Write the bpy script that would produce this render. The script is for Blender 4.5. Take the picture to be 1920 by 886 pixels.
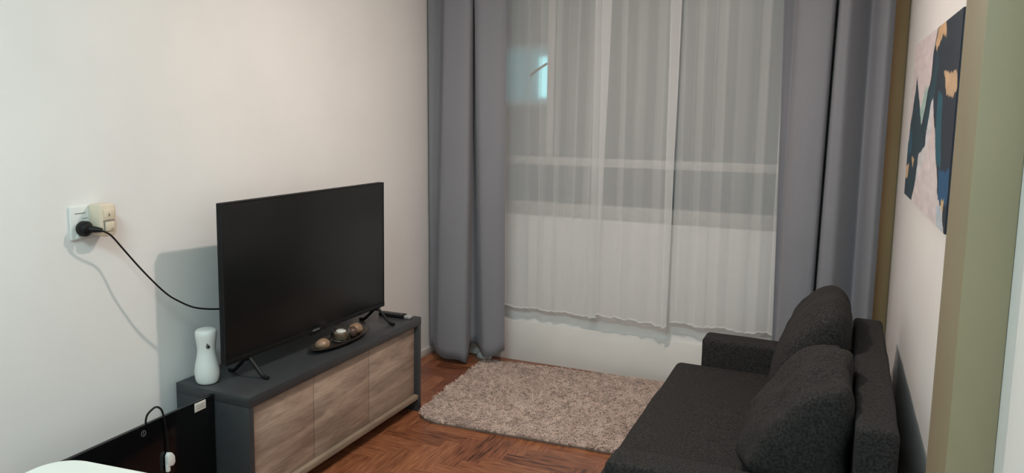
import bpy, bmesh, math, random
from mathutils import Vector, Matrix, noise
random.seed(7)
C = bpy.context.scene.collection
for o in list(bpy.data.objects): bpy.data.objects.remove(o, do_unlink=True)

# ---------------------------------------------------------------- camera
F_PX = 1438.4667
cam = bpy.data.cameras.new('camera'); co = bpy.data.objects.new('camera', cam); C.objects.link(co)
pi_, ya_, ro_ = math.radians(7.0829), math.radians(-25.1427), math.radians(0.5164)
Fw = Vector((math.sin(ya_)*math.cos(pi_), math.cos(ya_)*math.cos(pi_), -math.sin(pi_)))
Rt = Vector((math.cos(ya_), -math.sin(ya_), 0)); Up = Rt.cross(Fw)
R2 = math.cos(ro_)*Rt + math.sin(ro_)*Up; U2 = -math.sin(ro_)*Rt + math.cos(ro_)*Up
M = Matrix(((R2.x, U2.x, -Fw.x), (R2.y, U2.y, -Fw.y), (R2.z, U2.z, -Fw.z))).to_4x4()
M.translation = Vector((2.0274, -3.968, 1.3912)); co.matrix_world = M
cam.sensor_fit = 'HORIZONTAL'; cam.sensor_width = 36; cam.lens = F_PX/1920*36
cam.shift_x = (960-872.485)/1920; cam.shift_y = (390.227-443)/1920
cam.clip_start = .05; cam.clip_end = 60
bpy.context.scene.camera = co

# ---------------------------------------------------------------- light
sc = bpy.context.scene
sc.view_settings.view_transform = 'Standard'; sc.view_settings.look = 'None'
sc.view_settings.gamma = 1; sc.view_settings.use_curve_mapping = False
sc.view_settings.exposure = -0.17
w = bpy.data.worlds.new('night'); sc.world = w; w.use_nodes = True
w.node_tree.nodes['Background'].inputs[0].default_value = (.55, .75, .8, 1)
w.node_tree.nodes['Background'].inputs[1].default_value = .50
def lamp(name, loc, col, power, kind='POINT', size=.05, rot=(0, 0, 0), sy=None):
    l = bpy.data.lights.new(name, kind); l.color = col; l.energy = power
    if kind == 'AREA':
        l.size = size
        if sy: l.shape = 'RECTANGLE'; l.size_y = sy
        else: l.shape = 'DISK'
    else: l.shadow_soft_size = size
    o = bpy.data.objects.new(name, l); C.objects.link(o); o.location = loc; o.rotation_euler = rot
    return o
WARM = (1, .84, .73); COOL = (.68, .95, .97)
lamp('pendant_bulb', (1.22, -1.46, 2.10), WARM, 10, size=.03)
lamp('pendant_shade_glow', (1.22, -1.46, 2.10), WARM, 17, 'AREA', .07)
lamp('pendant_second_bulb', (1.38, -1.20, 2.06), WARM, 7, size=.025)
lamp('kitchen_ceiling_panel', (1.30, -4.15, 2.55), COOL, 66, 'AREA', 1.0, (0, 0, 0), .6)

# ---------------------------------------------------------------- material helpers
def mat(name, base, rough=.6, noise_amt=0, nscale=8, metal=0, bump=0, bscale=60, coat=0, spec=.5, stretch=(1, 1, 1), base2=None, sheen=0, trans=0, emit=None, es=0, detail=4):
    m = bpy.data.materials.new(name); m.use_nodes = True; nt = m.node_tree; b = nt.nodes['Principled BSDF']
    b.inputs['Base Color'].default_value = (*base, 1); b.inputs['Roughness'].default_value = rough
    b.inputs['Metallic'].default_value = metal; b.inputs['Specular IOR Level'].default_value = spec
    b.inputs['Coat Weight'].default_value = coat; b.inputs['Sheen Weight'].default_value = sheen
    b.inputs['Transmission Weight'].default_value = trans
    if emit: b.inputs['Emission Color'].default_value = (*emit, 1); b.inputs['Emission Strength'].default_value = es
    tc = nt.nodes.new('ShaderNodeTexCoord'); mp = nt.nodes.new('ShaderNodeMapping'); mp.inputs['Scale'].default_value = stretch
    nt.links.new(tc.outputs['Object'], mp.inputs[0])
    n = nt.nodes.new('ShaderNodeTexNoise'); n.inputs['Scale'].default_value = nscale; n.inputs['Detail'].default_value = detail
    nt.links.new(mp.outputs[0], n.inputs[0])
    mx = nt.nodes.new('ShaderNodeMix'); mx.data_type = 'RGBA'
    b2 = base2 if base2 else tuple(c*(1-noise_amt) for c in base)
    mx.inputs[6].default_value = (*base, 1); mx.inputs[7].default_value = (*b2, 1)
    rp = nt.nodes.new('ShaderNodeValToRGB'); rp.color_ramp.elements[0].position = .35; rp.color_ramp.elements[1].position = .65
    nt.links.new(n.outputs[0], rp.inputs[0]); nt.links.new(rp.outputs[0], mx.inputs[0]); nt.links.new(mx.outputs[2], b.inputs['Base Color'])
    if bump:
        n2 = nt.nodes.new('ShaderNodeTexNoise'); n2.inputs['Scale'].default_value = bscale; n2.inputs['Detail'].default_value = 3
        nt.links.new(mp.outputs[0], n2.inputs[0])
        bp = nt.nodes.new('ShaderNodeBump'); bp.inputs['Strength'].default_value = bump; bp.inputs['Distance'].default_value = .002
        nt.links.new(n2.outputs[0], bp.inputs['Height']); nt.links.new(bp.outputs[0], b.inputs['Normal'])
    return m
M_wall = mat('white_wall_paint', (.80, .78, .77), .55, .04, 2.5, bump=.25, bscale=35)
M_gloss = mat('white_gloss_paint', (.76, .74, .715), .35, .05, 5, bump=.1)
M_ceil = mat('ceiling_paint', (.72, .71, .69), .8, .03)
M_tan = mat('tan_wall_paint', (.265, .218, .135), .6, .05, 4, bump=.2, bscale=40)
M_brown = mat('brown_wall_paint', (.52, .345, .175), .6, .08, 4, bump=.2, bscale=40)
M_char = mat('charcoal_laminate', (.036, .038, .042), .42, .12, 30, bump=.15, bscale=300)
M_black = mat('black_plastic', (.006, .006, .006), .5, .1, spec=.25)
M_blackm = mat('black_matte_plastic', (.010, .010, .0105), .7, .1, spec=.2)
M_screen = mat('tv_screen_glass', (.008, .0085, .0085), .30, .05, spec=.3)
M_glassblack = mat('black_glass', (.0035, .0035, .004), .12, .05, spec=.3)
M_fabric = mat('charcoal_woven_fabric', (.0135, .0125, .0125), .95, nscale=150, base2=(.036, .033, .032), bump=1, bscale=260, spec=.2, detail=5)
M_curt = mat('grey_blackout_fabric', (.208, .211, .240), .8, .04, 3, bump=.25, bscale=500, sheen=.15)
M_white = mat('white_plastic', (.72, .72, .70), .35, .02)
M_ivory = mat('aged_ivory_plastic', (.70, .59, .46), .4, .08, 20)
M_grey = mat('grey_plastic', (.12, .12, .12), .5, .1)
M_silver = mat('silver_plastic', (.42, .41, .40), .35, .1, metal=.3)
M_table = mat('white_tabletop_laminate', (.71, .70, .65), .4, .02)
M_trim = mat('cream_edge_band', (.70, .66, .58), .4, .02)
M_bronze = mat('dark_bronze_dish', (.06, .045, .038), .3, .3, 25, metal=.5, bump=.3, bscale=40)
M_frame = mat('window_frame_paint', (.42, .42, .41), .5, .05)
M_out = mat('outdoor_render', (.13, .15, .15), .9, .2, 3)
M_label = mat('pale_sticker_paper', (.62, .60, .56), .6, .05)
M_ink = mat('grey_print', (.22, .21, .20), .6, .05)
M_metal = mat('brushed_steel', (.55, .54, .52), .3, .1, metal=1)

def wood_mat(name, c1, c2, axis='Y', scale=1.0):
    m = bpy.data.materials.new(name); m.use_nodes = True; nt = m.node_tree; b = nt.nodes['Principled BSDF']
    tc = nt.nodes.new('ShaderNodeTexCoord'); mp = nt.nodes.new('ShaderNodeMapping')
    mp.inputs['Scale'].default_value = (1.2, 1.2, 9) if axis == 'Y' else (9, 1.2, 9)
    nt.links.new(tc.outputs['Object'], mp.inputs[0])
    n = nt.nodes.new('ShaderNodeTexNoise'); n.inputs['Scale'].default_value = 2.2*scale; n.inputs['Detail'].default_value = 6; n.inputs['Distortion'].default_value = .8
    n2 = nt.nodes.new('ShaderNodeTexNoise'); n2.inputs['Scale'].default_value = 14*scale; n2.inputs['Detail'].default_value = 5
    nt.links.new(mp.outputs[0], n.inputs[0]); nt.links.new(mp.outputs[0], n2.inputs[0])
    ad = nt.nodes.new('ShaderNodeMath'); ad.operation = 'MULTIPLY_ADD'; ad.inputs[1].default_value = .35
    nt.links.new(n2.outputs[0], ad.inputs[0]); nt.links.new(n.outputs[0], ad.inputs[2])
    rp = nt.nodes.new('ShaderNodeValToRGB'); e = rp.color_ramp.elements
    e[0].position = .5; e[0].color = (*c2, 1); e[1].position = .85; e[1].color = (*c1, 1)
    nt.links.new(ad.outputs[0], rp.inputs[0]); nt.links.new(rp.outputs[0], b.inputs['Base Color'])
    b.inputs['Roughness'].default_value = .55
    return m
M_oak = wood_mat('grey_oak_laminate', (.46, .335, .26), (.235, .165, .13))
M_oakedge = wood_mat('grey_oak_edge', (.31, .23, .165), (.21, .155, .115))

def floor_mat():
    m = bpy.data.materials.new('herringbone_parquet'); m.use_nodes = True; nt = m.node_tree; b = nt.nodes['Principled BSDF']
    at = nt.nodes.new('ShaderNodeAttribute'); at.attribute_name = 'tone'
    uv = nt.nodes.new('ShaderNodeTexCoord'); mp = nt.nodes.new('ShaderNodeMapping'); mp.inputs['Scale'].default_value = (1.5, 12, 1)
    nt.links.new(uv.outputs['UV'], mp.inputs[0])
    n = nt.nodes.new('ShaderNodeTexNoise'); n.inputs['Scale'].default_value = 7; n.inputs['Detail'].default_value = 5
    nt.links.new(mp.outputs[0], n.inputs[0])
    s = nt.nodes.new('ShaderNodeMath'); s.operation = 'MULTIPLY_ADD'; s.inputs[1].default_value = .95
    nt.links.new(n.outputs[0], s.inputs[0]); nt.links.new(at.outputs['Fac'], s.inputs[2])
    rp = nt.nodes.new('ShaderNodeValToRGB'); cr = rp.color_ramp; e = cr.elements
    e[0].position = .28; e[0].color = (.05, .017, .009, 1)
    e[1].position = .85; e[1].color = (.40, .165, .075, 1)
    x = cr.elements.new(.42); x.color = (.17, .055, .025, 1)
    x = cr.elements.new(.62); x.color = (.27, .098, .044, 1)
    nt.links.new(s.outputs[0], rp.inputs[0]); nt.links.new(rp.outputs[0], b.inputs['Base Color'])
    b.inputs['Roughness'].default_value = .36; b.inputs['Coat Weight'].default_value = .15; b.inputs['Coat Roughness'].default_value = .25
    return m
M_floor = floor_mat()

def sheer_mat():
    m = bpy.data.materials.new('white_sheer_voile'); m.use_nodes = True; nt = m.node_tree; nt.nodes.clear()
    out = nt.nodes.new('ShaderNodeOutputMaterial'); mix = nt.nodes.new('ShaderNodeMixShader'); m2 = nt.nodes.new('ShaderNodeMixShader')
    tr = nt.nodes.new('ShaderNodeBsdfTransparent'); df = nt.nodes.new('ShaderNodeBsdfDiffuse'); tl = nt.nodes.new('ShaderNodeBsdfTranslucent')
    df.inputs[0].default_value = (.84, .83, .84, 1); tl.inputs[0].default_value = (.84, .83, .84, 1)
    m2.inputs[0].default_value = .2
    nt.links.new(df.outputs[0], m2.inputs[1]); nt.links.new(tl.outputs[0], m2.inputs[2])
    # the weave looks denser where the cloth turns away from the eye
    lw = nt.nodes.new('ShaderNodeLayerWeight'); lw.inputs[0].default_value = .45
    tc = nt.nodes.new('ShaderNodeTexCoord'); mp = nt.nodes.new('ShaderNodeMapping'); mp.inputs['Scale'].default_value = (6, 6, .3)
    n = nt.nodes.new('ShaderNodeTexNoise'); n.inputs['Scale'].default_value = 1; n.inputs['Detail'].default_value = 4
    nt.links.new(tc.outputs['Object'], mp.inputs[0]); nt.links.new(mp.outputs[0], n.inputs[0])
    a = nt.nodes.new('ShaderNodeMath'); a.operation = 'MULTIPLY_ADD'; a.inputs[1].default_value = .8; a.inputs[2].default_value = .37
    nt.links.new(lw.outputs['Facing'], a.inputs[0])
    c = nt.nodes.new('ShaderNodeMath'); c.operation = 'MULTIPLY_ADD'; c.inputs[1].default_value = .12; c.use_clamp = True
    nt.links.new(n.outputs[0], c.inputs[0]); nt.links.new(a.outputs[0], c.inputs[2])
    nt.links.new(c.outputs[0], mix.inputs[0]); nt.links.new(tr.outputs[0], mix.inputs[1]); nt.links.new(m2.outputs[0], mix.inputs[2])
    nt.links.new(mix.outputs[0], out.inputs[0])
    return m
M_sheer = sheer_mat()

def glass_mat(name, tint, rough=0.0):
    m = bpy.data.materials.new(name); m.use_nodes = True; b = m.node_tree.nodes['Principled BSDF']
    b.inputs['Base Color'].default_value = (*tint, 1); b.inputs['Transmission Weight'].default_value = 1
    b.inputs['Roughness'].default_value = rough; b.inputs['IOR'].default_value = 1.45
    return m
M_glass = glass_mat('clear_glass', (.95, .98, .97))
M_pane = glass_mat('obscured_window_glass', (.8, .9, .9), .22); M_pane.node_tree.nodes['Principled BSDF'].inputs['IOR'].default_value = 1.12

# ---------------------------------------------------------------- geometry helpers
def link(name, bm, m, parent=None, smooth=False):
    me = bpy.data.meshes.new(name); bmesh.ops.recalc_face_normals(bm, faces=bm.faces); bm.to_mesh(me); bm.free()
    if not isinstance(m, (list, tuple)): m = [m]
    for x in m: me.materials.append(x)
    if smooth:
        for p in me.polygons: p.use_smooth = True
        if smooth != 'all': me.set_sharp_from_angle(angle=math.radians(35))
    o = bpy.data.objects.new(name, me); C.objects.link(o)
    if parent: o.parent = parent
    return o
def tag(o, label=None, cat=None, group=None, kind=None):
    if label: o['label'] = label
    if cat: o['category'] = cat
    if group: o['group'] = group
    if kind: o['kind'] = kind
    return o
def empty(name, loc, rz=0):
    o = bpy.data.objects.new(name, None); C.objects.link(o); o.location = loc; o.rotation_euler = (0, 0, rz); o.empty_display_size = .1
    return o
def box(bm, x0, x1, y0, y1, z0, z1, bev=0, seg=2, mi=0):
    t = bmesh.new(); bmesh.ops.create_cube(t, size=1)
    for v in t.verts: v.co = Vector(((x0+x1)/2+v.co.x*(x1-x0), (y0+y1)/2+v.co.y*(y1-y0), (z0+z1)/2+v.co.z*(z1-z0)))
    if bev: bmesh.ops.bevel(t, geom=t.edges[:], offset=bev, segments=seg, affect='EDGES', profile=.5)
    merge(bm, t, mi)
def merge(bm, t, mi=0, mtx=None):
    mp = {}
    for v in t.verts: mp[v] = bm.verts.new(mtx @ v.co if mtx else v.co)
    for f in t.faces:
        try: nf = bm.faces.new([mp[v] for v in f.verts]); nf.material_index = mi
        except ValueError: pass
    t.free()
def boxo(name, dims, m, parent=None, bev=.002, seg=2):
    bm = bmesh.new(); box(bm, *dims, bev=bev, seg=seg); return link(name, bm, m, parent, True)
def struct(o): o['kind'] = 'structure'; return o
def catmull(pts, n=8):
    P = [Vector(p) for p in pts]; P = [2*P[0]-P[1]] + P + [2*P[-1]-P[-2]]; out = []
    for i in range(1, len(P)-2):
        for k in range(n):
            t = k/n; a, b, c, d = P[i-1], P[i], P[i+1], P[i+2]
            out.append(.5*((2*b)+(c-a)*t+(2*a-5*b+4*c-d)*t*t+(3*b-a-3*c+d)*t**3))
    out.append(P[-2]); return out
def tube(bm, pts, r, n=10, cap=True):
    pts = [Vector(p) for p in pts]; rings = []; prev = None
    for i, p in enumerate(pts):
        d = (pts[min(i+1, len(pts)-1)]-pts[max(i-1, 0)]).normalized()
        if prev is None:
            prev = d.orthogonal().normalized()
        prev = (prev - d*prev.dot(d)).normalized(); q = d.cross(prev)
        rr = r[i] if isinstance(r, (list, tuple)) else r
        rings.append([bm.verts.new(p+rr*(math.cos(a)*prev+math.sin(a)*q)) for a in [2*math.pi*k/n for k in range(n)]])
    for a, b in zip(rings, rings[1:]):
        for k in range(n): bm.faces.new((a[k], a[(k+1) % n], b[(k+1) % n], b[k]))
    if cap: bm.faces.new(rings[0][::-1]); bm.faces.new(rings[-1])
def lathe(bm, prof, n=32, sx=1, sy=1, cx=0, cy=0, z0=0, closed=False):
    rings = [[bm.verts.new((cx+r*sx*math.cos(2*math.pi*k/n), cy+r*sy*math.sin(2*math.pi*k/n), z0+z)) for k in range(n)] for r, z in prof]
    for a, b in zip(rings, rings[1:]):
        for k in range(n): bm.faces.new((a[k], a[(k+1) % n], b[(k+1) % n], b[k]))
    if closed:
        a, b = rings[-1], rings[0]
        for k in range(n): bm.faces.new((a[k], a[(k+1) % n], b[(k+1) % n], b[k]))
    else: bm.faces.new(rings[0][::-1]); bm.faces.new(rings[-1])
def prism(bm, poly, axis, a, b, bev=0, mi=0):
    """poly of 2D points swept along axis ('x','y','z') from a to b"""
    def P(u, v, w_): return {'x': (w_, u, v), 'y': (u, w_, v), 'z': (u, v, w_)}[axis]
    t = bmesh.new(); A = [t.verts.new(P(u, v, a)) for u, v in poly]; B = [t.verts.new(P(u, v, b)) for u, v in poly]
    t.faces.new(A[::-1]); t.faces.new(B)
    for i in range(len(poly)): t.faces.new((A[i], A[(i+1) % len(poly)], B[(i+1) % len(poly)], B[i]))
    if bev:
        bmesh.ops.recalc_face_normals(t, faces=t.faces)
        bmesh.ops.bevel(t, geom=t.edges[:], offset=bev, segments=2, affect='EDGES', profile=.5)
    merge(bm, t, mi)

# ---------------------------------------------------------------- room
W, H, YB = 2.32, 2.6, -5.4
L_, w_ = .28, .07
bm = bmesh.new(); tone = []; uvl = bm.loops.layers.uv.new('UVMap')
def plank(x0, y0, x1, y1, horiz):
    a0, a1, b0, b1 = max(x0, 0), min(x1, W), max(y0, YB), min(y1, 0)
    if a1-a0 < 1e-4 or b1-b0 < 1e-4: return
    vs = [bm.verts.new((x, y, 0)) for x, y in ((a0, b0), (a1, b0), (a1, b1), (a0, b1))]; f = bm.faces.new(vs)
    ox, oy = random.random()*20, random.random()*20
    for l in f.loops:
        c = l.vert.co; l[uvl].uv = (ox+c.x, oy+c.y) if horiz else (ox+c.y, oy+c.x)
    t = random.gauss(.08, .07); tone.append(min(.4, max(-.1, t)))
for i in range(-90, 120):
    for j in range(-30, 30):
        ox, oy = i*w_+j*L_, -2.7+i*w_-j*L_
        if -.5 < ox < W+.5 and YB-.6 < oy < .6:
            plank(ox, oy, ox+L_, oy+w_, True); plank(ox, oy+w_, ox+w_, oy+w_+L_, False)
fl = link('floor', bm, M_floor); struct(fl)
fl.data.flip_normals() if fl.data.polygons[0].normal.z < 0 else None
at = fl.data.attributes.new('tone', 'FLOAT', 'FACE')
for i, t in enumerate(tone): at.data[i].value = t
struct(boxo('floor', (-.15, W+.15, YB-.15, .15, -.12, -.002), M_oakedge, bev=0))

struct(boxo('wall_left', (-.12, 0, YB, .12, 0, H), M_wall, bev=0))
struct(boxo('wall_right', (W, W+.12, YB, .12, 0, H), M_wall, bev=0))
struct(boxo('wall_rear', (-.12, W+.12, YB-.12, YB, 0, H), M_wall, bev=0))
struct(boxo('ceiling', (-.12, W+.12, YB-.12, .12, H, H+.1), M_ceil, bev=0))
# window wall with its opening
WX0, WX1, WZ0, WZ1 = .30, 1.95, .832, 2.2
bm = bmesh.new()
for d in ((-.12, WX0, 0, .12, 0, H), (WX1, W+.12, 0, .12, 0, H), (WX0, WX1, 0, .12, 0, WZ0), (WX0, WX1, 0, .12, WZ1, H)): box(bm, *d)
struct(link('wall_back', bm, M_wall))
bm = bmesh.new(); box(bm, .0, W, -.018, 0, 0, .231, bev=.004); struct(link('baseboard_back', bm, M_gloss, smooth=True))
bm = bmesh.new(); box(bm, 0, .012, -4.8, -.018, 0, .045, bev=.003); struct(link('baseboard_left', bm, M_gloss, smooth=True))
# pilasters on the right wall: rear corner one and the nearer one
def pil(name, x0, x1, y0, y1, m):
    bm = bmesh.new(); box(bm, x0, x1, y0, y1, 0, H, bev=.004); return struct(link(name, bm, m, smooth=True))
pil('trim_1', 2.02, W, -.045, 0, M_brown)
pil('trim_2', 2.249, W, -2.448, -2.2205, M_tan)

# window
win = empty('window_1', ((WX0+WX1)/2, .06, WZ0)); win['kind'] = 'structure'
def wl(name, x0, x1, z0, z1, y0=-.02, y1=.03, m=M_frame, bev=.003):
    cx = (WX0+WX1)/2
    return boxo(name, (x0-cx, x1-cx, y0, y1, z0-WZ0, z1-WZ0), m, win, bev)
bm = bmesh.new(); cx = (WX0+WX1)/2
for x0, x1, z0, z1 in ((WX0, WX1, WZ0, .905), (WX0, WX1, 2.14, WZ1), (WX0, WX0+.05, WZ0, WZ1), (WX1-.05, WX1, WZ0, WZ1)):
    box(bm, x0-cx, x1-cx, -.025, .03, z0-WZ0, z1-WZ0, bev=.003)
link('window_frame', bm, M_frame, win, True)
wl('transom', WX0+.05, WX1-.05, 1.111, 1.156)
wl('mullion', .630, .668, 1.156, 2.14)
for a, b, c, d in ((.35, .630, 1.156, 2.14), (.668, 1.90, 1.156, 2.14), (.35, 1.90, .905, 1.111)):
        wl('window_pane', a, b, c, d, .0, .004, M_pane, 0)
# window stay: the little diagonal arm in front of the lit patch
bm = bmesh.new(); tube(bm, [(.535-cx, -.03, 1.595-WZ0), (.575-cx, -.034, 1.625-WZ0), (.632-cx, -.03, 1.66-WZ0)], .007)
link('window_stay', bm, M_blackm, win, True)

# outside: neighbouring wall with one lit teal window
struct(boxo('wall_outside', (-1.5, 3.2, 1.55, 1.65, -.1, 3.4), M_out, bev=0))
ow = empty('lit_window', (-.02, 1.55, 1.45)); tag(ow, 'small teal glowing window on the dark building seen through the sheer curtain', 'window')
M_teal = mat('teal_lit_pane', (.1, .3, .32), .5, 0, emit=(.33, .80, .88), es=.15)
M_teal2 = mat('bright_teal_pane', (.1, .3, .32), .5, 0, emit=(.42, .92, .98), es=1.9)
boxo('lit_pane', (-.20, .17, -.025, -.01, .03, .42), M_teal, ow)
boxo('lit_pane', (.075, .14, -.030, -.0255, .06, .36), M_teal2, ow)
bm = bmesh.new()
for d in ((-.23, .20, -.04, 0, 0, .03), (-.23, .20, -.04, 0, .42, .45), (-.23, -.20, -.04, 0, .03, .42), (.17, .20, -.04, 0, .03, .42)): box(bm, *d, bev=.003)
link('frame', bm, M_frame, ow, True)

# ---------------------------------------------------------------- curtains
def curtain_sheet(name, top, bot, z_top, z_bot, m, label, cat, group=None, nz=40, n=8, thick=.0016, hem=None, crease=(), wob=.002, seed=0, power=1.0, parts=True, smoothp=True):
    A = catmull([(x, y, 0) for x, y in top], n) if smoothp else [Vector((x, y, 0)) for x, y in top]
    B = catmull([(x, y, 0) for x, y in bot], n) if smoothp else [Vector((x, y, 0)) for x, y in bot]
    root = empty(name, ((top[0][0]+top[-1][0])/2, (top[0][1]+top[-1][1])/2, z_bot)); tag(root, label, cat, group); off = root.location
    bm = bmesh.new(); rows = []
    for j in range(nz+1):
        t = j/nz; z = z_top+(z_bot-z_top)*t; row = []
        for i in range(len(A)):
            p = A[i].lerp(B[i], t**power); s = i/(len(A)-1)
            zz = z + (hem(s)*t*t if hem else 0)
            dy = wob*noise.noise(Vector((p.x*6+seed*9, zz*2.2, seed)))*2
            for zc in crease:
                dy += .0035*math.exp(-((zz-zc-.006*noise.noise(Vector((p.x*5, seed, zc))))/.006)**2)*(.4+noise.noise(Vector((p.x*9, zc*7, seed*3.3))))
            row.append(bm.verts.new((p.x-off.x, p.y+dy-off.y, zz-off.z)))
        rows.append(row)
    for a, b in zip(rows, rows[1:]):
        for k in range(len(a)-1): bm.faces.new((a[k], a[k+1], b[k+1], b[k]))
    o = link('curtain_cloth', bm, m, root, 'all')
    if thick:
        md = o.modifiers.new('thickness', 'SOLIDIFY'); md.thickness = thick; md.offset = 0
    return root, o, A, B, off

ltop = [(.012, -.180), (.05, -.168), (.100, -.178), (.124, -.190), (.117, -.160), (.098, -.115), (.126, -.165), (.134, -.215), (.150, -.235), (.20, -.232), (.262, -.228), (.288, -.212), (.282, -.165), (.266, -.115), (.292, -.165), (.299, -.205), (.33, -.218), (.38, -.208), (.44, -.190), (.468, -.165)]
lbot = [(.014, -.140), (.035, -.150), (.066, -.174), (.086, -.182), (.080, -.155), (.062, -.115), (.088, -.160), (.096, -.215), (.12, -.240), (.18, -.252), (.24, -.246), (.280, -.225), (.276, -.175), (.264, -.125), (.288, -.118), (.320, -.148), (.355, -.185), (.386, -.222), (.43, -.220), (.465, -.200), (.488, -.165)]
ltop.insert(15, (.295, -.190))
def lhem(s): return .018*math.sin(s*19+1)+.012*math.sin(s*41)*(s < .62) + .045*min(1, max(0, s-.56)*9)
lc, lo, *_ = curtain_sheet('grey_curtain', ltop, lbot, 2.28, .035, M_curt, 'long grey blackout curtain hanging beside the left wall, reaching almost to the floor', 'curtain', 'grey blackout curtains framing the window', hem=lhem, power=1.15)
rtop = [(1.795, -.125), (1.825, -.112), (1.868, -.105), (1.876, -.150), (1.885, -.200), (1.93, -.225), (1.99, -.228), (2.028, -.215), (2.036, -.150), (2.041, -.075), (2.046, -.150), (2.054, -.215), (2.075, -.225), (2.092, -.215), (2.130, -.150), (2.160, -.108), (2.178, -.118), (2.20, -.165), (2.23, -.185), (2.258, -.160)]
rbot = [(1.852, -.140), (1.856, -.138), (1.860, -.140), (1.866, -.160), (1.880, -.195), (1.92, -.220), (1.965, -.225), (2.000, -.212), (2.007, -.150), (2.011, -.075), (2.015, -.150), (2.022, -.212), (2.055, -.225), (2.090, -.215), (2.130, -.150), (2.168, -.108), (2.188, -.118), (2.208, -.160), (2.232, -.182), (2.256, -.160)]
rc, ro, *_ = curtain_sheet('grey_curtain', rtop, rbot, 2.28, .03, M_curt, 'long grey blackout curtain hanging behind the sofa, beside the brown corner', 'curtain', 'grey blackout curtains framing the window', hem=lhem, power=.7, seed=2)

def sheer_profile(xa, xb, y, nf, amp, seed, first=None, last=None):
    rnd = random.Random(seed); pts = []
    ph = 0
    N = nf*4
    for i in range(N+1):
        s = i/N
        x = xa+(xb-xa)*s + (rnd.random()-.5)*(xb-xa)/N*.8*(0 < i < N)
        a = amp*(.35+.65*rnd.random())
        pts.append((x, y + a*math.sin(i*math.pi/2+seed)))
    return pts
def sheer(label, ta, tb, ba, bb, y, nf, seed, zb, hemf, fold=0):
    t = sheer_profile(ta, tb, y, nf, .009, seed); b = sheer_profile(ba, bb, y, nf, .007, seed)
    if fold:   # gathered doubled edge at the right side
        t += [(tb+.004, y-.012), (tb-.03, y-.016), (tb-fold, y-.014)]; b += [(bb+.003, y-.008), (bb-.015, y-.011), (bb-fold*.45, y-.010)]
    r, o, A, B, off = curtain_sheet('sheer_curtain', t, b, 2.26, zb, M_sheer, label, 'sheer curtain', 'white sheer curtain panels over the window', nz=110, n=6, thick=0, hem=hemf, crease=(1.269, .951, .633), wob=.004, seed=seed)
    bm = bmesh.new(); prev = None
    for i in range(len(B)):
        s = i/(len(B)-1); p = B[i]; z = zb+hemf(s)
        dy = .008*noise.noise(Vector((p.x*6+seed*9, z*2.2, seed)))
        q = [bm.verts.new((p.x-off.x, p.y+dy+d-off.y, z+e-off.z+.002*math.sin(p.x*160))) for d, e in ((-.0022, -.001), (-.0022, .011), (.0022, .011), (.0022, -.001))]
        if prev:
            for k in range(4): bm.faces.new((prev[k], prev[(k+1) % 4], q[(k+1) % 4], q[k]))
        prev = q
    link('hem', bm, M_sheer, r, 'all')
    return r
sheer('white sheer curtain panel next to the left grey curtain, ending in a doubled bright fold', .36, 1.005, .40, .968, -.060, 7, 3, .318, lambda s: -.006*s+.004*math.sin(s*23), fold=.085)
sheer('middle white sheer curtain panel, its ruffled hem hanging lowest', .955, 1.35, .975, 1.341, -.093, 4, 8, .335, lambda s: -.020*s+.004*math.sin(s*31), fold=.05)
sheer('white sheer curtain panel next to the right grey curtain, ending behind the sofa arm', 1.335, 1.90, 1.352, 1.90, -.062, 6, 14, .332, lambda s: .006*math.sin(s*17))
# rail above the picture edge that carries them
bm = bmesh.new(); tube(bm, [(.01, -.15, 2.29), (2.30, -.15, 2.29)], .012)
rail = link('curtain_rail', bm, M_white, None, True); tag(rail, 'white round rail above the window carrying the grey curtains', 'curtain rail')
bm = bmesh.new(); tube(bm, [(.30, -.075, 2.27), (1.95, -.075, 2.27)], .006)
rail = link('curtain_rail', bm, M_white, None, True); tag(rail, 'thin white wire rail above the window carrying the sheer curtains', 'curtain rail')

# bundle of white cloth on the floor below the left curtain
bm = bmesh.new()
bmesh.ops.create_icosphere(bm, subdivisions=4, radius=1)
for v in bm.verts:
    n = 1+.10*noise.noise(v.co*2.3)
    v.co = Vector((v.co.x*.045*n, v.co.y*.028*n, max(-.3, v.co.z)*.034*n+.0105))
cl = link('folded_cloth', bm, mat('white_cotton', (.62, .63, .62), .9, .05, bump=.4, bscale=200), None, 'all'); cl.location = (.322, -.060, 0)
tag(cl, 'small white rounded bundle on the floor under the left grey curtain', 'cloth')

# ---------------------------------------------------------------- rug
rug = empty('shaggy_rug', (1.05, -.57, 0)); tag(rug, 'small beige shaggy rug lying on the parquet between the tv cabinet and the sofa', 'rug')
def rug_outline():
    cor = [((.352, -.135), .05), ((.385, -1.035), .16), ((1.56, -.965), .05), ((1.56, -.038), .05)]
    out = []
    for k in range(4):
        p, r_ = Vector(cor[k][0]), cor[k][1]; a_ = (Vector(cor[k-1][0])-p).normalized(); b_ = (Vector(cor[(k+1) % 4][0])-p).normalized()
        A_, B_ = p+a_*r_, p+b_*r_
        for q in range(9):
            t = q/8; v = (1-t)**2*A_+2*t*(1-t)*p+t*t*B_; out.append(v)
        nx = Vector(cor[(k+1) % 4][0])-b_*cor[(k+1) % 4][1]
        for q in range(1, 24): out.append(B_.lerp(nx, q/24))
    return [(v.x-1.05+.006*noise.noise(Vector((v.x*9, v.y*9, 3))), v.y+.57+.006*noise.noise(Vector((v.x*9, v.y*9, 8)))) for v in out]
ol = rug_outline()
def inside(x, y, poly):
    c = False; j = len(poly)-1
    for i in range(len(poly)):
        xi, yi = poly[i]; xj, yj = poly[j]
        if (yi > y) != (yj > y) and x < (xj-xi)*(y-yi)/(yj-yi)+xi: c = not c
        j = i
    return c
M_backing = mat('rug_backing', (.20, .13, .10), .95, .2)
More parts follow.
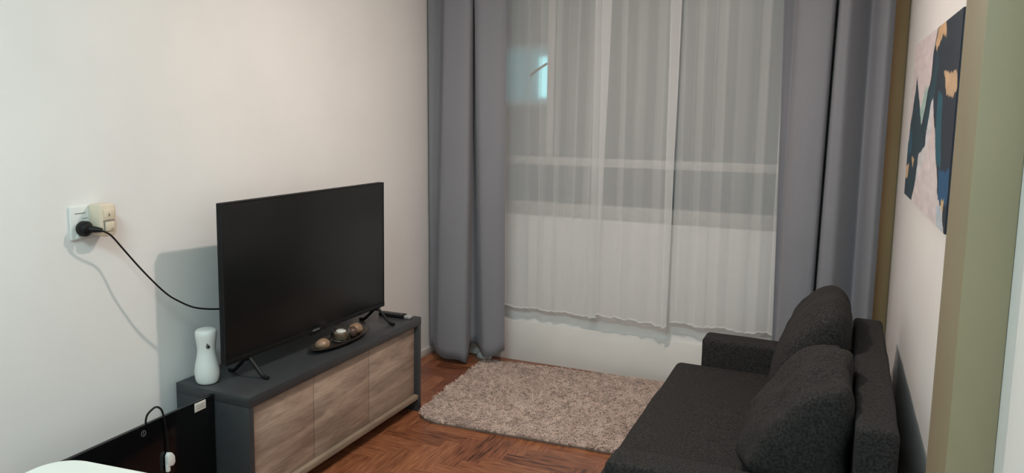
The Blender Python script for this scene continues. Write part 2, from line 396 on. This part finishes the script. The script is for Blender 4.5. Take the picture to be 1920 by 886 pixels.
bm = bmesh.new(); prism(bm, ol, 'z', .001, .009); link('rug_backing', bm, M_backing, rug)
M_pile = mat('beige_shag_pile', (.62, .465, .40), .95, nscale=6, base2=(.54, .395, .335), sheen=.3, detail=6)
def lump(x, y): return .5+.5*noise.noise(Vector((x*9, y*9, 1))) + .4*noise.noise(Vector((x*38, y*38, 5)))
vs, fs = [], []
rnd = random.Random(4)
# under-cushion of the pile
def add(v): vs.append(v); return len(vs)-1
NB = 60000; k = 0
while k < NB:
    x, y = rnd.uniform(-.73, .53), rnd.uniform(-.48, .55)
    if not inside(x, y, ol): continue
    k += 1
    h = .014+.009*lump(x, y)+rnd.uniform(-.003, .004)
    a0 = 4*noise.noise(Vector((x*18, y*18, 9)))*2+rnd.uniform(-1.6, 1.6); le = rnd.uniform(.008, .020)
    dx, dy = math.cos(a0)*le, math.sin(a0)*le; wv = rnd.uniform(.0016, .0028); px, py = -math.sin(a0)*wv, math.cos(a0)*wv
    b = [add((x-px, y-py, .008)), add((x+px, y+py, .008)), add((x+dx*.45+px, y+dy*.45+py, .008+h*.75)), add((x+dx*.45-px, y+dy*.45-py, .008+h*.75)), add((x+dx, y+dy, .006+h*.85))]
    fs.append((b[0], b[1], b[2], b[3])); fs.append((b[3], b[2], b[4]))
me = bpy.data.meshes.new('pile'); me.from_pydata(vs, [], fs); me.materials.append(M_pile)
po = bpy.data.objects.new('pile', me); C.objects.link(po); po.parent = rug; po['kind'] = 'stuff'
bm = bmesh.new(); prism(bm, [(x*.992, y*.992) for x, y in ol], 'z', .009, .016); link('rug_base_pile', bm, M_pile, rug)

# ---------------------------------------------------------------- tv cabinet
CB = empty('tv_cabinet', (.04, -.898, 0), -.0172); D_, LEN, HC = .328, 1.159, .449
tag(CB, 'low charcoal tv cabinet with three grey oak doors standing along the left wall', 'tv cabinet')
boxo('top_panel', (0, D_, -LEN, 0, .413, HC), M_char, CB, .0015)
boxo('side_panel', (0, D_-.001, -LEN, -LEN+.024, 0, .413), M_char, CB, .0015)
boxo('side_panel', (0, D_-.001, -.026, 0, 0, .413), M_char, CB, .0015)
boxo('back_panel', (.004, .012, -LEN+.024, -.026, .06, .413), M_char, CB, .001)
boxo('bottom_shelf', (.012, D_-.001, -LEN+.0245, -.0265, .060, .081), M_oakedge, CB, .001)
yb = [-LEN+.0255, -.785, -.408, -.0275]
for i in range(3):
    d = boxo('door', (D_-.040, D_-.022, yb[i]+.0022, yb[i+1]-.0012, .083, .400), M_oak, CB, .001)
    # recessed finger pull milled into the upper edge
    boxo('finger_pull', (D_-.045, D_-.0405, yb[i]+.05, yb[i+1]-.05, .385, .405), M_blackm, d, .001)

# ---------------------------------------------------------------- television
TV = empty('television', (.225, -1.523, HC), -.052); tag(TV, 'large black flat screen television standing on the charcoal cabinet, switched off', 'television')
TL, Z0, Z1 = .4825, .070, .633
boxo('housing', (-.026, -.002, -TL+.002, TL-.002, Z0, Z1), M_blackm, TV, .003)
bm = bmesh.new(); prism(bm, [(-.026, Z0+.02), (-.058, Z0+.045), (-.062, Z0+.30), (-.040, Z0+.36), (-.026, Z0+.37)], 'y', -.36, .36, bev=.004); link('rear_cover', bm, M_blackm, TV, True)
boxo('screen', (-.002, .0012, -TL+.006, TL-.006, Z0+.018, Z1-.005), M_screen, TV, .0004)
bm = bmesh.new()
for d in ((-.003, .003, -TL, TL, Z0, Z0+.018), (-.003, .002, -TL, TL, Z1-.005, Z1), (-.003, .002, -TL, -TL+.006, Z0+.018, Z1-.005), (-.003, .002, TL-.006, TL, Z0+.018, Z1-.005)): box(bm, *d, bev=.0006)
link('bezel', bm, M_black, TV, True)
boxo('badge', (.003, .0036, -.022, .022, Z0+.006, Z0+.013), M_grey, TV, .0002)
boxo('sensor', (-.006, .004, -.03, .03, Z0-.008, Z0), M_black, TV, .002)
for s, yy in ((-1, -.365), (1, .44)):
    bm = bmesh.new()
    def pt(x, z): return (x, yy+ s*(-.0 if s < 0 else 0.0) + (.05 if s < 0 else -.0)*0, z)
    tube(bm, catmull([(-.012, yy, Z0+.004), (.02, yy, Z0-.025), (.055, yy, Z0-.058), (.072, yy, .006), (.084, yy, .0055)], 5), .0068, 10)
    tube(bm, catmull([(-.012, yy, Z0+.004), (-.04, yy, Z0-.025), (-.075, yy, Z0-.058), (-.092, yy, .006), (-.104, yy, .0055)], 5), .0068, 10)
    box(bm, -.024, -.001, yy-.015, yy+.015, Z0-.012, Z0+.006, bev=.003)
    for v in bm.verts: v.co.z = max(v.co.z, .0)
    link('stand_foot', bm, M_black, TV, True)

# ---------------------------------------------------------------- things on the cabinet
# air freshener
AF = empty('air_freshener', (.115, -2.005, HC), .25); tag(AF, 'white hourglass-shaped air freshener dispenser on the near end of the cabinet', 'air freshener')
bm = bmesh.new()
prof = [(.030, 0), (.036, .004), (.0405, .018), (.0425, .038), (.0405, .060), (.0355, .085), (.0318, .108), (.0312, .125), (.0330, .142), (.0355, .158), (.0370, .170), (.0370, .178), (.0350, .186), (.028, .191), (.015, .193)]
pp_ = [(p.x, p.y) for p in catmull([(r, z, 0) for r, z in prof], 3)]
lathe(bm, pp_, 40, 1.0, .98); link('dispenser_body', bm, M_white, AF, 'all')
# nozzle recess shaped like a droplet, on the face turned to the room
nm = bmesh.new(); a = math.radians(-50) ; 
cen = Vector((math.cos(a)*.0310, math.sin(a)*.0310, .137)); nr_ = Vector((math.cos(a), math.sin(a), -.05)).normalized(); tg = Vector((-math.sin(a), math.cos(a), 0)); up_ = nr_.cross(tg)
def disc(bm_, c, r, h, sx=1, drop=0, n=20):
    A_ = []; B_ = []
    for k in range(n):
        t = 2*math.pi*k/n; u, v = math.cos(t)*r*sx, math.sin(t)*r
        if drop and v > 0: u = u*(1-v/r*.9)-v*.45; v *= drop
        A_.append(bm_.verts.new(c+tg*u+up_*v-nr_*.004)); B_.append(bm_.verts.new(c+tg*u+up_*v+nr_*h))
    bm_.faces.new(A_[::-1]); bm_.faces.new(B_)
    for k in range(n): bm_.faces.new((A_[k], A_[(k+1) % n], B_[(k+1) % n], B_[k]))
disc(nm, cen, .0085, .0022, .85, 1.5); link('nozzle_recess', nm, M_grey, AF, True)
nm = bmesh.new(); disc(nm, cen-up_*.002+tg*.002, .0040, .0030); link('nozzle', nm, M_black, AF, True)

# oval dish with potpourri stones and a small glass tealight holder
DX, DY = .262, -1.405
DI = empty('oval_dish', (DX, DY, HC), .0); tag(DI, 'shallow oval dark bronze dish on the cabinet in front of the television', 'dish')
bm = bmesh.new()
pr_ = [(.55, .0), (.80, .006), (.95, .016), (1.0, .021), (.97, .022), (.80, .011), (.50, .006), (.02, .005)]
n = 56
rings = [[bm.verts.new((.062*r*math.cos(2*math.pi*k/n)*(1+.03*math.sin(4*math.pi*k/n)), .192*r*math.sin(2*math.pi*k/n), z)) for k in range(n)] for r, z in pr_]
for a_, b_ in zip(rings, rings[1:]):
    for k in range(n): bm.faces.new((a_[k], a_[(k+1) % n], b_[(k+1) % n], b_[k]))
bm.faces.new(rings[0][::-1]); bm.faces.new(rings[-1])
link('dish_body', bm, M_bronze, DI, 'all')
M_stone = [mat('tan_pebble', (.30, .19, .12), .35, .4, 40), mat('brown_pebble', (.10, .06, .045), .3, .5, 50), mat('plum_pebble', (.07, .045, .045), .3, .4, 50)]
stones = [(-.125, 0, .034, .025, 0, 'pale brown polished stone alone at the near end of the oval dish'),
          (.070, .012, .026, .026, 1, 'dark brown polished stone beside the glass in the oval dish'),
          (.112, .000, .034, .028, 0, 'pale brown polished stone at the far end of the oval dish'),
          (.062, -.026, .019, .016, 2, 'small plum coloured stone between the glass and the front rim of the dish')]
for y, x, a_, h_, mi, lab in stones:
    bm = bmesh.new(); bmesh.ops.create_icosphere(bm, subdivisions=3, radius=1)
    for v in bm.verts:
        q = 1+.12*noise.noise(v.co*1.4+Vector((y*50, 0, 0))); v.co = Vector((v.co.x*a_*.8*q, v.co.y*a_*q, v.co.z*h_*q*.85+h_*.8))
    o = link('polished_stone', bm, M_stone[mi], None, 'all'); o.location = (DX+x, DY+y, HC+.007); tag(o, lab, 'stone', 'polished stones in the oval dish')
GL = empty('glass_tealight_holder', (DX-.002, DY+.005, HC+.0065)); tag(GL, 'small clear glass tealight holder standing in the middle of the oval dish', 'candle holder')
bm = bmesh.new(); lathe(bm, [(.030, 0), (.038, .004), (.041, .02), (.040, .04), (.036, .054), (.033, .054), (.037, .04), (.038, .02), (.034, .008), (.004, .007)], 10); link('glass_cup', bm, M_glass, GL, True)
bm = bmesh.new(); lathe(bm, [(.026, .0085), (.027, .009), (.029, .034), (.027, .036), (.003, .036)], 24); link('candle', bm, M_stone[0], GL, True)
bm = bmesh.new(); lathe(bm, [(.020, .0365), (.021, .040), (.018, .044), (.004, .045)], 20); link('candle_cup', bm, M_white, GL, True)
# remote control
RC = empty('remote_control', (.262, -.955, HC), math.radians(2)); tag(RC, 'black remote control with a silver end lying at the far end of the cabinet', 'remote control')
bm = bmesh.new(); box(bm, -.082, .052, -.021, .021, .0, .016, bev=.005, seg=3); link('remote_body', bm, M_black, RC, True)
boxo('silver_end', (.050, .082, -.0205, .0205, .0, .0155), M_silver, RC, .005, 3)
bm = bmesh.new()
for i in range(7):
    for j in range(3): box(bm, -.072+i*.016, -.064+i*.016, -.014+j*.011, -.008+j*.011, .0155, .0175, bev=.0008)
link('buttons', bm, M_grey, RC, True)

# ---------------------------------------------------------------- wall socket, adapter and cables
WS = empty('wall_socket', (0, -2.374, 1.053)); tag(WS, 'square white wall socket plate on the left wall with a black plug in it', 'socket')
bm = bmesh.new(); box(bm, 0, .009, -.051, .051, -.051, .051, bev=.004); link('socket_plate', bm, M_white, WS, True)
bm = bmesh.new(); box(bm, .009, .0105, -.036, .0, .028, .030, bev=.0004); box(bm, .009, .0105, -.012, .006, .012, .0135, bev=.0004); link('molded_line', bm, M_ink, WS, True)
bm = bmesh.new(); prism(bm, [(-.036, -.046), (.036, -.046), (.024, -.020), (-.024, -.020)], 'x', .008, .0115, bev=.001); link('socket_shroud', bm, M_white, WS, True)
AD = empty('plug_adapter', (.009, -2.335, 1.055)); tag(AD, 'yellowed ivory plug adapter plugged into the right half of the wall socket', 'adapter')
bm = bmesh.new(); prism(bm, [(-.028, .052), (.022, .052), (.031, .044), (.031, -.038), (.022, -.048), (-.010, -.048), (-.028, -.040)], 'x', 0, .050, bev=.005); link('adapter_body', bm, M_ivory, AD, True)
bm = bmesh.new(); box(bm, .049, .053, -.016, .022, .004, .036, bev=.002); link('upper_face', bm, M_ivory, AD, True)
bm = bmesh.new(); box(bm, .049, .0545, -.012, .020, -.030, -.002, bev=.002); link('lower_face', bm, M_ivory, AD, True)
bm = bmesh.new(); box(bm, .0498, .0512, -.018, .023, -.001, .002); box(bm, .0498, .0515, -.0165, -.0135, -.028, .002); box(bm, .0535, .0546, .0, .004, .015, .023); box(bm, .0538, .0549, .006, .016, -.026, -.0235); link('slot', bm, M_ink, AD)
PC = empty('tv_power_cable', (.02, -2.392, 1.036)); tag(PC, 'black power cable with round plug running from the wall socket to the television', 'cable')
def rel(pts, o): return [Vector(p)-Vector(o) for p in pts]
PO = (.02, -2.392, 1.036)
bm = bmesh.new(); tube(bm, rel([(.0115, -2.392, 1.036), (.018, -2.392, 1.036), (.034, -2.392, 1.036), (.040, -2.391, 1.035), (.044, -2.389, 1.035)], PO), [.020, .0235, .0235, .019, .010], 24); tube(bm, rel([(.040, -2.387, 1.035), (.056, -2.378, 1.034), (.070, -2.366, 1.031)], PO), [.011, .009, .006], 14); link('plug', bm, M_black, PC, True)
cp = [(.069, -2.368, 1.031), (.074, -2.340, 1.012), (.062, -2.285, .958), (.078, -2.225, .877), (.092, -2.155, .797), (.104, -2.105, .757), (.115, -2.055, .728), (.128, -2.0, .711), (.142, -1.93, .698), (.15, -1.87, .69)]
bm = bmesh.new(); tube(bm, catmull(rel(cp, PO), 6), .0030, 8); link('cord', bm, M_black, PC, True)

# ---------------------------------------------------------------- black glass panel with its cable
GP = empty('glass_board', (.200, -2.43, 0), 0); tag(GP, 'glossy black glass board with a pale sticker, standing against the near cabinet side', 'board')
GH = .440
boxo('panel_sheet', (-.014, 0, -.27, .366, 0.0, GH), M_glassblack, GP, .0015)
boxo('sticker', (.0, .0008, .276, .326, GH-.034, GH-.004), M_label, GP, .0002)
bm = bmesh.new(); 
for z in (.012, .018, .024): box(bm, .0008, .0011, .281, .321, GH-z-.002, GH-z)
link('printed_lines', bm, M_ink, GP)
bm = bmesh.new(); cy, cz = .067, GH-.024
for rr in (.0095,):
    N_ = 28; o_ = []
    for k in range(N_):
        t = 2*math.pi*k/N_; o_.append([bm.verts.new((x, cy+r*math.cos(t), cz+r*math.sin(t))) for x, r in ((0.0, rr), (.0008, rr), (.0008, rr-.0022), (0.0, rr-.0022))])
    for k in range(N_):
        for q in range(4): bm.faces.new((o_[k][q], o_[(k+1) % N_][q], o_[(k+1) % N_][(q+1) % 4], o_[k][(q+1) % 4]))
box(bm, 0, .0008, cy-.001, cy+.001, cz-.005, cz+.005); link('power_symbol', bm, M_grey, GP)
HCB = empty('hanging_cable', (.203, -2.30, GH)); tag(HCB, 'thin black cable with a white plug looped over the top of the black glass board', 'cable')
HO = (.203, -2.30, GH)
pts = [(.180, -2.345, .30), (.180, -2.338, .40), (.180, -2.332, .452), (.190, -2.318, .474), (.199, -2.307, .480), (.2055, -2.296, .468), (.2065, -2.288, .440), (.2065, -2.281, .40), (.2065, -2.277, .36), (.2065, -2.276, .318)]
bm = bmesh.new(); tube(bm, catmull(rel(pts, HO), 6), .0032, 8); link('cord', bm, M_black, HCB, True)
bm = bmesh.new(); prism(bm, [(.012, -.126), (.020, -.116), (.032, -.121), (.041, -.135), (.042, -.155), (.034, -.164), (.012, -.160)], 'x', .0, .014, bev=.002)
box(bm, .002, .012, .011, .022, -.178, -.155, bev=.001)
link('white_plug', bm, M_white, HCB, True)

# ---------------------------------------------------------------- white table in the foreground
TT = empty('white_table', (1.25, -3.5, 0), .0); tag(TT, 'white rounded-corner tabletop in the bottom left foreground', 'table')
def rrect(x0, x1, y0, y1, r, n=10):
    out = []
    for cx_, cy_, a0 in ((x1-r, y1-r, 0), (x0+r, y1-r, 90), (x0+r, y0+r, 180), (x1-r, y0+r, 270)):
        for k in range(n+1):
            a_ = math.radians(a0+90*k/n); out.append((cx_+r*math.cos(a_), cy_+r*math.sin(a_)))
    return out
def quadpt(x, y): return (x, y)
bm = bmesh.new(); P_ = [(x, y+.115*(x+.53)) for x, y in rrect(-.543, .26, -.34, .495, .062)]
prism(bm, P_, 'z', .697, .7165, bev=.0); link('edge_band', bm, M_trim, TT, True)
bm = bmesh.new(); P_ = [(x, y+.115*(x+.53)) for x, y in rrect(-.536, .253, -.333, .488, .056)]
prism(bm, P_, 'z', .7167, .7205, bev=.001); link('tabletop', bm, M_table, TT, True)
for x, y in ((-.44, .38), (.17, .42), (-.44, -.26), (.17, -.24)):
    bm = bmesh.new(); tube(bm, [(x, y, 0), (x, y, .697)], [.014, .020], 14); link('leg', bm, M_white, TT, True)

# ---------------------------------------------------------------- sofa
SF = empty('sofa', (1.865, -1.26, 0), -.022); tag(SF, 'charcoal woven fabric two-seat sofa standing along the right wall', 'sofa')
def soft_box(name, x0, x1, y0, y1, z0, z1, bev, parent, m=M_fabric, puff=0, sub=14, seed=0):
    t = bmesh.new(); bmesh.ops.create_cube(t, size=1)
    for v in t.verts: v.co = Vector(((x0+x1)/2+v.co.x*(x1-x0), (y0+y1)/2+v.co.y*(y1-y0), (z0+z1)/2+v.co.z*(z1-z0)))
    bmesh.ops.bevel(t, geom=t.edges[:], offset=bev, segments=5, affect='EDGES', profile=.5)
    bmesh.ops.subdivide_edges(t, edges=[e for e in t.edges if e.calc_length() > .08], cuts=sub, use_grid_fill=True)
    c_ = Vector(((x0+x1)/2, (y0+y1)/2, (z0+z1)/2)); h_ = Vector(((x1-x0)/2, (y1-y0)/2, (z1-z0)/2))
    for v in t.verts:
        q = Vector(((v.co.x-c_.x)/h_.x, (v.co.y-c_.y)/h_.y, (v.co.z-c_.z)/h_.z))
        if puff and q.z > .5: v.co.z += puff*(1-q.x**2)*(1-q.y**2)
        v.co += .004*Vector((noise.noise(v.co*5+Vector((seed, 0, 0))), noise.noise(v.co*5+Vector((0, seed, 9))), noise.noise(v.co*5+Vector((4, 0, seed)))))*(1 if bev > .012 else .3)
    return link(name, t, m, parent, 'all')
SH, AH, BH = .335, .445, .612
soft_box('seat', -.385, .285, -.598, .598, .13, SH, .028, SF, puff=.008, seed=1)
soft_box('base_frame', -.33, .36, -.60, .60, .045, .125, .010, SF, seed=2)
soft_box('armrest', -.285, .385, .603, .730, .045, AH, .020, SF, seed=3)
soft_box('armrest', -.325, .385, -.730, -.603, .045, AH, .020, SF, seed=4)
soft_box('backrest', .285, .385, -.600, .600, .13, BH, .016, SF, seed=5)
for x in (-.27, .33):
    for y in (-.66, .66):
        bm = bmesh.new(); tube(bm, [(x, y, 0), (x, y, .05)], [.016, .022], 14); link('leg', bm, M_black, SF, True)

def cushion(name, cx_, cy_, prof, half, label, seed, wr, xmax):
    """prof: closed outline in x/z (world) of the middle section"""
    P_ = catmull([(x, 0, z) for x, z in prof+prof[:1]], 9)[:-1]
    mx_ = sum(p.x for p in P_)/len(P_); mz = min(p.z for p in P_)+.45*(max(p.z for p in P_)-min(p.z for p in P_)); zmin = min(p.z for p in P_)
    bm = bmesh.new(); rings = []; NV = 46
    for j in range(NV+1):
        v = -1+2*j/NV; vv = math.sin(v*math.pi/2)
        s = max(0, 1-abs(vv)**3.4)**(1/2.8)
        s = max(s, .02)
        ring = []
        for i, p in enumerate(P_):
            q = Vector((mx_+(p.x-mx_)*(.42*min(1, s*1.6)+.58*s), cy_+half*vv, mz+(p.z-mz)*(.25*min(1, s*2.2)+.75*s**.55)))
            d = Vector((q.x-mx_, 0, q.z-mz)); dl = d.length
            if dl > 1e-4:
                d /= dl
                a_ = wr*noise.noise(Vector((q.x*7, q.y*9+seed*5, q.z*7+seed)))*1.3
                rg = 1-abs(noise.noise(Vector((q.x*10+seed, q.y*16+q.z*14, q.z*5))))*2
                a_ += wr*.55*rg*max(0, (noise.noise(Vector((q.x*4, q.y*4+seed, q.z*4)))+.4))
                q += d*a_*min(1, s*1.5)
            q.z = max(q.z, zmin); q.x = min(q.x, xmax)
            ring.append(bm.verts.new(q-Vector((cx_, cy_, zmin))))
        rings.append(ring)
    for a_, b_ in zip(rings, rings[1:]):
        n_ = len(a_)
        for k in range(n_): bm.faces.new((a_[k], a_[(k+1) % n_], b_[(k+1) % n_], b_[k]))
    bm.faces.new(rings[0][::-1]); bm.faces.new(rings[-1])
    o = link(name, bm, M_fabric, None, 'all'); o.location = (cx_, cy_, zmin); tag(o, label, 'cushion', 'loose back cushions on the sofa')
    return o
zb = SH+.010
cushion('back_cushion', 2.02, -.95, [(1.925, zb), (1.885, .42), (1.905, .53), (1.945, .635), (1.995, .705), (2.05, .755), (2.105, .757), (2.142, .70), (2.145, .60), (2.145, .48), (2.142, .38), (2.10, zb)], .275, 'charcoal loose back cushion at the window end of the sofa', 1, .007, 2.150)
cushion('back_cushion', 1.99, -1.52, [(1.880, zb), (1.84, .40), (1.875, .48), (1.93, .565), (1.985, .632), (2.035, .672), (2.09, .685), (2.128, .665), (2.138, .58), (2.136, .46), (2.13, .38), (2.08, zb)], .285, 'charcoal loose back cushion at the near end of the sofa, wrinkled and slumped forward', 5, .024, 2.138)

# ---------------------------------------------------------------- abstract painting
PT = empty('abstract_painting', (W, -1.329, 1.117)); tag(PT, 'long abstract canvas in navy, teal, white and gold on the right wall', 'painting')
def srgb(r, g, b): return tuple(((c/255+.055)/1.055)**2.4 if c > 10 else c/255/12.92 for c in (r, g, b))
shapes = [
 ([(.10, .70), (.40, .55), (.50, .70), (.60, .85), (.60, .45), (.5, .3), (.3, .1), (.1, 0)], (196, 196, 200)),
 ([(0.28, .561), (.356, .656), (.494, .704), (.47, .62), (.394, .51), (.348, .477)], (150, 176, 170)),
 ([(.291, .426), (.379, .494), (.477, .698), (.515, .861), (.569, 1.0), (.701, 1.02), (.886, 1.03), (1.1, 1.03), (1.1, -.02), (.976, -.006), (.948, .115), (.884, .109), (.817, .162), (.763, .279), (.703, .414), (.631, .527), (.581, .66), (.528, .641), (.508, .511), (.492, .37), (.341, .393)], (24, 34, 62)),
 ([(.131, .784), (.108, .689), (.05, .5), (-.02, .3), (-.03, -.03), (.217, -.03), (.315, .156), (.341, .294), (.492, .37), (.402, .429), (.28, .561), (.194, .683)], (28, 62, 76)),
 ([(.40, .42), (.48, .60), (.52, .75), (.60, .90), (.66, .80), (.62, .66), (.56, .60), (.50, .45)], (20, 66, 82)),
 ([(.679, .655), (.786, .609), (.837, .286), (.769, .279), (.694, .441)], (18, 96, 116)),
 ([(.803, .269), (.985, .30), (.99, .128), (.848, .128)], (16, 92, 140)),
 ([(.825, .088), (.931, .111), (.974, -.02), (.87, -.02)], (176, 188, 198)),
 ([(.586, .996), (.701, 1.02), (.755, .901), (.685, .933), (.581, .887), (.551, .929)], (196, 160, 122)),
 ([(.761, .739), (.99, .719), (1.0, .649), (.964, .613), (.836, .632), (.80, .69)], (196, 164, 130)),
 ([(.143, .265), (.231, .265), (.193, .208)], (196, 160, 122)),
 ([(-.015, .183), (.097, .197), (.084, .113), (-.004, .109)], (200, 168, 130)),
 ([(.90, .14), (.95, .15), (.96, .08), (.92, .09)], (200, 172, 130)),
 ([(.02, .40), (.10, .46), (.12, .30), (.04, .22)], (26, 92, 118)),
]
NS, NT = 260, 130
bm = bmesh.new(); colr = []; gv = []
for j in range(NT+1):
    row = []
    for i in range(NS+1):
        s, t = i/NS, j/NT
        row.append(bm.verts.new((-.0295, .54-1.08*s, .524*t)))
        ws = s+.022*noise.noise(Vector((s*6, t*6, 0)))+.012*noise.noise(Vector((s*22, t*9, 3))); wt = t+.022*noise.noise(Vector((s*6, t*6, 7)))+.014*noise.noise(Vector((s*45, t*6, 5)))
        c = (200, 188, 190) if t > .35 else (206, 196, 198)
        for poly, cc in shapes:
            if inside(ws, wt, poly): c = cc
        k_ = 1+.16*noise.noise(Vector((s*9, t*26, 11)))+.10*noise.noise(Vector((s*60, t*18, 2)))
        if c == (24, 34, 62): 
            m_ = .5+.5*noise.noise(Vector((s*5, t*3, 21))); c = (22-6*m_, 34+16*m_, 54+14*m_)
        colr.append(tuple(x*k_*(.62 if sum(c) < 330 else .92) for x in srgb(*c)))
    gv.append(row)
for a_, b_ in zip(gv, gv[1:]):
    for k in range(NS): bm.faces.new((a_[k], b_[k], b_[k+1], a_[k+1]))
M_paint = bpy.data.materials.new('abstract_paint'); M_paint.use_nodes = True
nt = M_paint.node_tree; an = nt.nodes.new('ShaderNodeAttribute'); an.attribute_name = 'pigment'
nt.links.new(an.outputs['Color'], nt.nodes['Principled BSDF'].inputs['Base Color']); nt.nodes['Principled BSDF'].inputs['Roughness'].default_value = .6
me = bpy.data.meshes.new('painted_front'); bm.to_mesh(me); bm.free(); me.materials.append(M_paint)
ca = me.color_attributes.new('pigment', 'FLOAT_COLOR', 'POINT')
for i, c in enumerate(colr): ca.data[i].color = (*c, 1)
po = bpy.data.objects.new('painted_front', me); C.objects.link(po); po.parent = PT
boxo('canvas_edge', (-.029, -.0005, -.54, .54, 0, .524), mat('navy_canvas_edge', (.014, .022, .04), .7, .2, 10), PT, .001)
